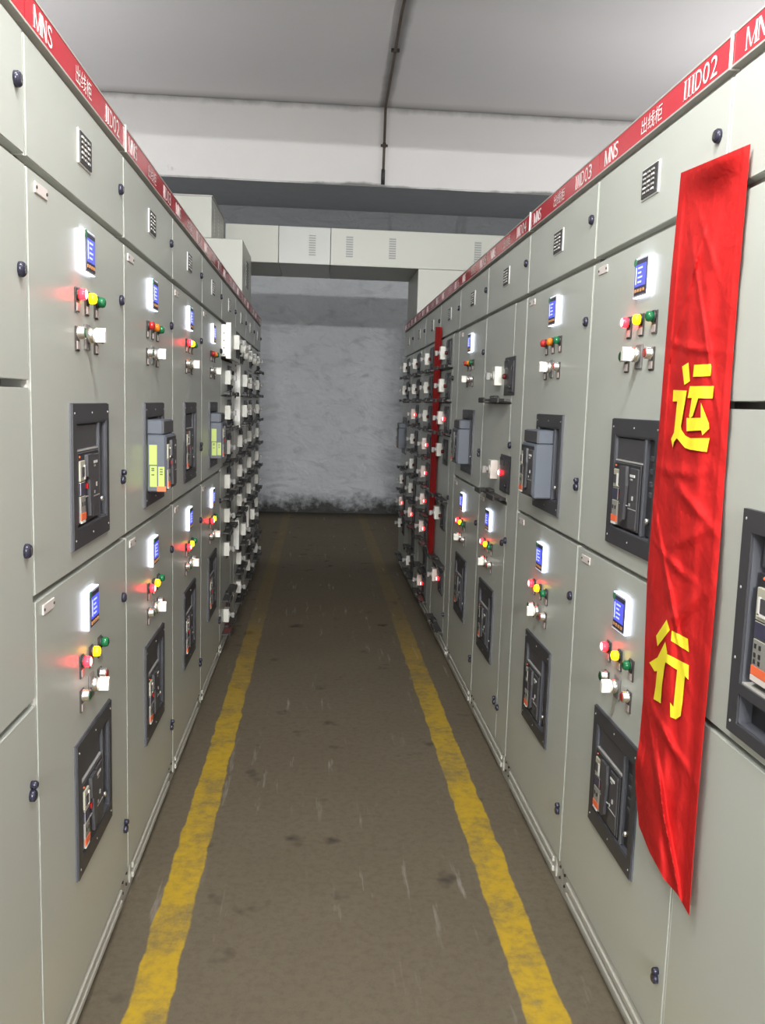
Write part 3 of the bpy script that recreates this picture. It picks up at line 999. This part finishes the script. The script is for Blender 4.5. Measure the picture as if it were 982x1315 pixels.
for y in (0.18, 0.42, 0.60):
    put('louvre_vent', cached('perf', perforation), t, (0, y, 0.14))

# ------------------------------------------------------------------ left row
# plain cable cabinet at the picture's left edge
c = base_cabinet('L', -1, 'plain grey cable cabinet with blank doors cropped by the left edge', 'IID01')
for z0, z1 in ((1.526, ZU1), (0.913, 1.512), (ZL0, 0.899)):
    put('blank_door', cached(('blank', z0), door_leaf(GAP, W - GAP, z0, z1)), c)
for z, k in ((1.722, 0), (1.210, 0), (0.731, 1)):
    put('door_lock', cached('lever_lock' if k else 'lock', lever_lock if k else lock), c, (0.757, 0, z))

c = base_cabinet('L', 0, 'grey breaker cabinet nearest the camera with all controls in view, left row', 'IID02')
breaker_door(c, True, turn=0.0); breaker_door(c, False, turn=0.25)
c = base_cabinet('L', 1, 'left row grey cabinet with lime and orange stickers on its drawn out breaker', 'IID03', post=0.0065)
breaker_door(c, True, lamps='off', drawn=True, lime=2); breaker_door(c, False, turn=0.2)
c = base_cabinet('L', 2, 'left row grey cabinet standing between the two cabinets with lime labelled breakers', 'IID04')
breaker_door(c, True); breaker_door(c, False, turn=0.2)
c = base_cabinet('L', 3, 'left row grey cabinet with lime labels but no orange sticker, beside the drawers', 'IID05')
breaker_door(c, True, lamps='off', drawn=True, lime=1); breaker_door(c, False, turn=0.2)


def drawer_cabinet(side, k, label, code, rows, locks=True):
    c = base_cabinet(side, k, label, code, group=None)
    for r in rows:
        n, span = r[0], r[1]
        kw = r[2] if len(r) > 2 else {}
        add_drawer(c, ZU1 + 0.006 - 0.2 * n, 0.2 * span, **kw)
    zend = ZU1 + 0.006 - 0.2 * max(r[0] + r[1] for r in rows)
    if zend - ZL0 > 0.02:
        put('filler_panel', cached(('filler', round(zend, 3)), door_leaf(GAP, 0.596, ZL0, zend - 0.003)), c)
    cable_door(c, locks=locks)
    return c


on, off = {'lamp': 'on'}, {}
pl = 0.030
drawer_cabinet('L', 4, 'left row drawer cabinet beside the last breaker cabinet, topmost drawer out, one red lamp low', 'IID06',
               [(0, 1, dict(pulled=0.048, half=True)), (1, 1), (2, 1), (3, 1), (4, 1), (5, 1), (6, 2), (8, 1, on)])
drawer_cabinet('L', 5, 'left row drawer cabinet with three white sided drawers pulled out', 'IID07',
               [(0, 1, dict(half=True)), (1, 1, dict(pulled=pl)), (2, 1, dict(pulled=pl)), (3, 1), (4, 1), (5, 1), (6, 1, dict(pulled=pl)), (7, 1), (8, 1)])
drawer_cabinet('L', 6, 'left row drawer cabinet under the stacked duct boxes, second from the far end', 'IID08',
               [(0, 1, dict(half=True)), (1, 1), (2, 1), (3, 1), (4, 1), (5, 1), (6, 1, dict(pulled=pl)), (7, 1), (8, 1)])
drawer_cabinet('L', 7, 'left row drawer cabinet at the far end of its row', 'IID09',
               [(0, 1), (1, 1), (2, 1), (3, 1), (4, 1), (5, 1), (6, 2), (8, 1)])

# ------------------------------------------------------------------ right row
c = base_cabinet('R', -1, 'grey cabinet with a large dark breaker cropped by the right edge', 'IIID01', vent=False)
for z0, z1, hole in ((1.526, ZU1, ()), (0.906, 1.512, ((0.195 + .004, 0.195 + .456, 0.924 + .004, 0.924 + .408),)), (ZL0, 0.892, ())):
    put('blank_door' if not hole else 'breaker_door', cached(('blankR', z0), door_leaf(GAP, W - GAP, z0, z1, hole)), c)
o = put('circuit_breaker', cached('big_esc', big_escutcheon), c, (0.195, 0, 0.924))
put('front_cover', cached('big_face', big_face), o); put('trip_unit', cached('big_trip', big_trip), o); put('charging_handle', cached('big_handle', big_handle), o)
put('door_lock', cached('lock', lock), c, (0.757, 0, 1.722)); put('door_lock', cached('lock', lock), c, (0.757, 0, 0.5))

c = base_cabinet('R', 0, 'grey breaker cabinet partly covered by the large red banner', 'IIID02', post=W - 0.0065)
breaker_door(c, True, turn=0.0); breaker_door(c, False, turn=0.0)
c = base_cabinet('R', 1, 'right row grey cabinet with a drawn out breaker, beside the red bannered cabinet', 'IIID03')
breaker_door(c, True, lamps='off', drawn=True); breaker_door(c, False)
c = base_cabinet('R', 2, 'right row grey cabinet with two tall drawers over a breaker door', 'IIID04', post=W - 0.0065)
add_drawer(c, ZU1 + 0.006, 0.4, lamp='off', hx=0.36, hz=-0.285)
add_drawer(c, ZU1 + 0.006 - 0.4, 0.406, lamp='on', hx=0.36, hz=-0.285)
breaker_door(c, False, w=0.604, du=-0.135)
cable_door(c)
c = base_cabinet('R', 3, 'right row grey cabinet with drawn out breaker between two drawer cabinets', 'IIID05')
breaker_door(c, True, lamps='off', drawn=True); breaker_door(c, False, du=-0.05)
drawer_cabinet('R', 4, 'right row drawer cabinet on the near side of the far red banner', 'IIID06',
               [(0, 1), (1, 1), (2, 1, on), (3, 2), (5, 2), (7, 2, on)])
drawer_cabinet('R', 5, 'right row drawer cabinet with five lit red lamps beyond the far red banner', 'IIID07',
               [(0, 1), (1, 1), (2, 1), (3, 1, on), (4, 1, on), (5, 1, on), (6, 1, on), (7, 1, dict(box=False, lamp=None)), (8, 1, on)], locks=False)
drawer_cabinet('R', 6, 'right row drawer cabinet second from the far end under the duct leg', 'IIID08',
               [(0, 1), (1, 1), (2, 1, on), (3, 1), (4, 1), (5, 1), (6, 1, on), (7, 1, dict(box=False, lamp=None)), (8, 1)])
c = drawer_cabinet('R', 7, 'right row drawer cabinet at the far end with a protruding dark breaker', 'IIID09',
                   [(0, 1), (1, 1), (2, 3, dict(box=False, plate=False, lamp=None)), (5, 1), (6, 1, on), (7, 2)])
o = put('circuit_breaker', cached('escutcheon', escutcheon), c, (0.13, -0.0005, 1.06), label='dark breaker standing out of its frame')
put('breaker_body', cached('drawn', drawn_body), o); put('trip_unit', cached('trip', trip_unit), o, (0, -OUT - 0.005, 0))

# ------------------------------------------------------------------ the red banners
YUN = [[(1.7866, 1.5978), (1.7564, 1.6049), (1.7424, 1.5667), (1.7691, 1.5595)], [(1.7268, 1.5988), (1.6482, 1.5973), (1.6486, 1.5743), (1.7286, 1.575)],
       [(1.7387, 1.5564), (1.63, 1.5548), (1.6303, 1.5312), (1.7456, 1.5326)], [(1.7242, 1.5330), (1.6933, 1.5330), (1.7131, 1.4964), (1.7273, 1.491), (1.7312, 1.4961)],
       [(1.7416, 1.492), (1.6745, 1.4933), (1.6781, 1.5144), (1.6791, 1.5231), (1.6362, 1.483), (1.6334, 1.4734), (1.6618, 1.4596), (1.6675, 1.4693), (1.7369, 1.465)],
       [(1.8172, 1.5497), (1.7488, 1.5475), (1.7531, 1.5256), (1.7649, 1.4745), (1.7604, 1.4668), (1.7396, 1.4558), (1.7143, 1.4516), (1.6276, 1.4553), (1.635, 1.4282),
        (1.7134, 1.4286), (1.7384, 1.4311), (1.7726, 1.4452), (1.7816, 1.4488), (1.7946, 1.4402), (1.7991, 1.4284), (1.811, 1.4462), (1.7981, 1.4602), (1.7932, 1.5256), (1.8163, 1.5256)]]
XING = [[(1.7722, 1.0606), (1.7523, 1.0431), (1.8108, 0.9908), (1.8223, 1.0111)], [(1.7412, 1.0448), (1.6606, 1.0494), (1.6515, 1.0244), (1.7414, 1.0227)],
        [(1.769, 1.0128), (1.7549, 0.9931), (1.7641, 0.9558), (1.7697, 0.9147), (1.7692, 0.8754), (1.8095, 0.8709), (1.8036, 0.9011), (1.8012, 0.9375), (1.8148, 0.9323), (1.8476, 0.9423), (1.8044, 0.9675)],
        [(1.7596, 0.9896), (1.6452, 0.9991), (1.642, 0.9697), (1.6593, 0.9722), (1.6613, 0.918), (1.6652, 0.8855), (1.6871, 0.8701), (1.7145, 0.865), (1.7208, 0.8948), (1.7029, 0.8914), (1.6982, 0.9723), (1.7593, 0.9703)]]



def smooth(x, a, b):
    t = max(0.0, min(1.0, (x - a) / (b - a)))
    return t * t * (3 - 2 * t)


def cloth_offset(s, t):
    """s across (0 = far edge), t down (0 = top): how far the cloth stands off the doors"""
    hang = smooth(t, 0.02, 0.14)
    o = 0.007 + 0.018 * hang * math.exp(-((s - 0.46) / 0.30) ** 2) + 0.005 * t
    o += 0.0030 * math.sin(s * 9.0 + 1.1 * math.sin(t * 5)) * hang
    o += 0.0014 * math.sin(s * 23.0 - t * 4 + 0.8) * hang
    # top edge bellies forward between its two fixed corners
    o += 0.030 * math.sin(PI * s) * math.exp(-(t / 0.032) ** 2)
    # hems folded over along both edges
    o += 0.0022 * (1 - smooth(s, 0.10, 0.115)) + 0.0016 * smooth(s, 0.90, 0.915)
    # slanting and level creases pressed into the cloth
    for a, bb, k, w, amp in ((0.35, 0.06, 1.2, 0.010, 0.0035), (0.45, 0.245, 0.05, 0.006, 0.0035), (0.30, 0.17, -2.2, 0.012, 0.0035), (0.55, 0.20, 2.0, 0.014, 0.003),
                             (0.35, 0.42, -0.15, 0.008, 0.0035), (0.60, 0.455, 0.35, 0.009, 0.004), (0.62, 0.50, -0.45, 0.010, 0.004), (0.40, 0.55, 0.12, 0.006, 0.0035),
                             (0.35, 0.585, 1.4, 0.012, 0.004), (0.62, 0.60, -0.7, 0.010, 0.004), (0.40, 0.64, -0.9, 0.012, 0.0035), (0.5, 0.80, 0.22, 0.009, 0.005), (0.40, 0.88, 1.3, 0.014, 0.005), (0.60, 0.93, 1.6, 0.014, 0.005)):
        d = (t - bb) - k * 0.2 * (s - a)
        o += 1.7 * amp * hang * math.exp(-(d / w) ** 2) * math.exp(-((s - a) / 0.30) ** 2)
    o += 0.0040 * hang * noise.noise(Vector((s * 2.6, t * 11.0, 1.7))) + 0.0018 * hang * noise.noise(Vector((s * 7.0, t * 26.0, 5.1)))
    # bunched, kicked out far edge near the bottom
    o += 0.012 * math.exp(-((t - 0.895) / 0.03) ** 2) * (1 - smooth(s, 0.0, 0.35))
    lock = math.exp(-((s - 0.46) / 0.16) ** 2)
    return max(0.0055 + 0.0145 * hang * lock, o)


LEFT_EDGE = ((0.0, 1.918), (0.148, 1.934), (0.387, 1.942), (0.60, 1.952), (0.80, 1.926), (0.87, 1.930), (0.915, 1.946), (0.955, 1.928), (1.0, 1.897))


def lerp_table(tab, t):
    for (a, va), (b, vb) in zip(tab, tab[1:]):
        if t <= b:
            return va + (vb - va) * max(0.0, (t - a) / (b - a))
    return tab[-1][1]


def top_z(s): return 2.020 - 0.027 * s
def bottom_z(s): return lerp_table(((0.0, 0.530), (0.25, 0.502), (0.55, 0.487), (0.80, 0.494), (1.0, 0.484)), s)


def banner_pt(s, t, lift=0.0, flat=None):
    o = cloth_offset(s, t)
    if flat:
        o = flat + max(0.0, o - 0.0055) * 0.22
        y0, y1 = 1.868 + 0.004 * math.sin(7 * t), 1.560
    else:
        y0, y1 = lerp_table(LEFT_EDGE, t), 1.606 + 0.004 * math.sin(t * 9)
    y = y0 + (y1 - y0) * s
    z = top_z(s) + (bottom_z(s) - top_z(s)) * t
    if not flat:      # the edges above were surveyed against the door plane; bring them out to the cloth
        k = (AISLE_R - o) / AISLE_R
        y *= k; z = CAM_H + (z - CAM_H) * k
    return Vector((AISLE_R - o - lift, y, z))


def make_banner(loc_shift, label, text, flat=None):
    root = thing('cloth_banner', (AISLE_R, 1.58 + loc_shift, 2.0), 0, label, 'banner', 'red cloth banners on the right row')
    org = Vector((AISLE_R, 1.58, 2.0))
    bm = bmesh.new(); ns, nt = 64, 280
    front = [[bm.verts.new(banner_pt(i / ns, j / nt, flat=flat) - org) for i in range(ns + 1)] for j in range(nt + 1)]
    back = [[bm.verts.new(v.co + Vector((0.0008, 0, 0))) for v in row] for row in front]
    for j in range(nt):
        for i in range(ns):
            f = bm.faces.new((front[j][i], front[j + 1][i], front[j + 1][i + 1], front[j][i + 1])); f.smooth = True
            f = bm.faces.new((back[j][i], back[j][i + 1], back[j + 1][i + 1], back[j + 1][i])); f.smooth = True
    for j in range(nt):
        bm.faces.new((front[j][0], back[j][0], back[j + 1][0], front[j + 1][0])); bm.faces.new((front[j][ns], front[j + 1][ns], back[j + 1][ns], back[j][ns]))
    for i in range(ns):
        bm.faces.new((front[0][i], front[0][i + 1], back[0][i + 1], back[0][i])); bm.faces.new((front[nt][i], back[nt][i], back[nt][i + 1], front[nt][i + 1]))
    bmesh.ops.recalc_face_normals(bm, faces=bm.faces[:])
    for e in bm.edges:
        if len(e.link_faces) == 2 and e.calc_face_angle(0) > 1.0:
            e.smooth = False
    me = bpy.data.meshes.new('banner_cloth'); bm.to_mesh(me); bm.free(); me.materials.append(MATS['banner_red'])
    put('cloth', me, root)
    if text:
        for nm, polys in (('character', YUN), ('character', XING)):
            bm = bmesh.new()
            for n, P in enumerate(polys):
                bm.faces.new([bm.verts.new((y, z, n)) for y, z in P])
            bm.normal_update()
            bmesh.ops.triangulate(bm, faces=bm.faces[:])
            # cut the strokes finely so that they follow the cloth
            for lo, hi, ax in ((1.60, 1.86, 0), (0.84, 1.62, 1)):
                v = lo
                while v < hi:
                    co = (v, 0, 0) if ax == 0 else (0, v, 0); no = (1, 0, 0) if ax == 0 else (0, 1, 0)
                    bmesh.ops.bisect_plane(bm, geom=bm.verts[:] + bm.edges[:] + bm.faces[:], plane_co=co, plane_no=no)
                    v += 0.006
            k = AISLE_R / (AISLE_R - 0.02)
            for v in bm.verts:
                y, z, n = v.co
                y *= k; z = CAM_H + (z - CAM_H) * k
                s = t = 0.5
                for _ in range(6):
                    y0, y1 = lerp_table(LEFT_EDGE, t), 1.606 + 0.004 * math.sin(t * 9)
                    s = (y - y0) / (y1 - y0)
                    t = (z - top_z(s)) / (bottom_z(s) - top_z(s))
                v.co = banner_pt(s, t, 0.0016 + 0.0005 * n) - org
            bmesh.ops.recalc_face_normals(bm, faces=bm.faces[:])
            me = bpy.data.meshes.new('banner_character'); bm.to_mesh(me); bm.free(); me.materials.append(MATS['banner_yellow'])
            for p in me.polygons:
                p.use_smooth = True
            put(nm, me, root, label='yellow cloth character sewn on the banner')
    return root


make_banner(0.0, 'large red cloth banner with two yellow Chinese characters hanging at right', True)
make_banner(4.020, 'plain red cloth banner hanging far down the right row between the drawers', False, 0.007)

# ------------------------------------------------------------------ light
def tube_light(name, loc, power, length=1.2, axis='y', n=3, col=(1.0, 0.99, 0.97), rad=0.05):
    for k in range(n):
        d = (k - (n - 1) / 2) * length / n
        l = bpy.data.lights.new(name, 'POINT'); l.energy = power / n; l.color = col; l.shadow_soft_size = rad
        o = bpy.data.objects.new(name, l); COL.objects.link(o)
        o.location = (loc[0] + (d if axis == 'x' else 0), loc[1] + (d if axis == 'y' else 0), loc[2])


tube_light('fluorescent_tube', (-0.06, 1.15, 2.90), 158, axis='x')
tube_light('fluorescent_tube', (0.1, -6.0, 2.95), 2450, axis='x')
for x, y, pw in ((-3.7, 0.5, 45), (4.1, 0.5, 45)):
    tube_light('fluorescent_tube', (x, y, 3.2), pw, axis='y')
for x in (-3.7, 4.3):                                   # unseen fill lights added to brighten the ceiling and far beam
    l = bpy.data.lights.new('ceiling_fill', 'AREA'); l.shape = 'RECTANGLE'; l.size = 0.25; l.size_y = 2.4; l.energy = 74; l.color = (1.0, 0.985, 0.97)
    o = bpy.data.objects.new('ceiling_fill', l); COL.objects.link(o); o.location = (x, 7.4, 2.5); o.rotation_euler = (PI, 0, 0)

w = bpy.data.worlds.new('World'); S.world = w; w.use_nodes = True
w.node_tree.nodes['Background'].inputs['Color'].default_value = (0.5, 0.52, 0.55, 1)
w.node_tree.nodes['Background'].inputs['Strength'].default_value = 0.006

# ------------------------------------------------------------------ camera
yaw, pitch, roll, fpx = 0.0761, -0.1247, 0.0301, 1115.645
cy, sy, cp, sp_, cr, sr = math.cos(yaw), math.sin(yaw), math.cos(pitch), math.sin(pitch), math.cos(roll), math.sin(roll)
f = Vector((sy * cp, cy * cp, sp_)); r0 = Vector((cy, -sy, 0)); u0 = r0.cross(f)
r = cr * r0 + sr * u0; u = -sr * r0 + cr * u0
cam = bpy.data.cameras.new('Camera'); co = bpy.data.objects.new('Camera', cam); COL.objects.link(co)
M = Matrix(((r.x, u.x, -f.x), (r.y, u.y, -f.y), (r.z, u.z, -f.z))).to_4x4(); M.translation = (0, 0, CAM_H)
co.matrix_world = M
cam.sensor_fit = 'VERTICAL'; cam.sensor_height = 24.0; cam.sensor_width = 24.0 * 982 / 1315
cam.lens = fpx / 1315 * 24.0; cam.clip_start = 0.02; cam.clip_end = 100
S.camera = co

S.view_settings.view_transform = 'Standard'; S.view_settings.look = 'None'
S.view_settings.gamma = 1.0; S.view_settings.use_curve_mapping = False
S.view_settings.exposure = 0.0
S.cycles.use_denoising = True
S.cycles.max_bounces = 8
S.cycles.sample_clamp_indirect = 20.0
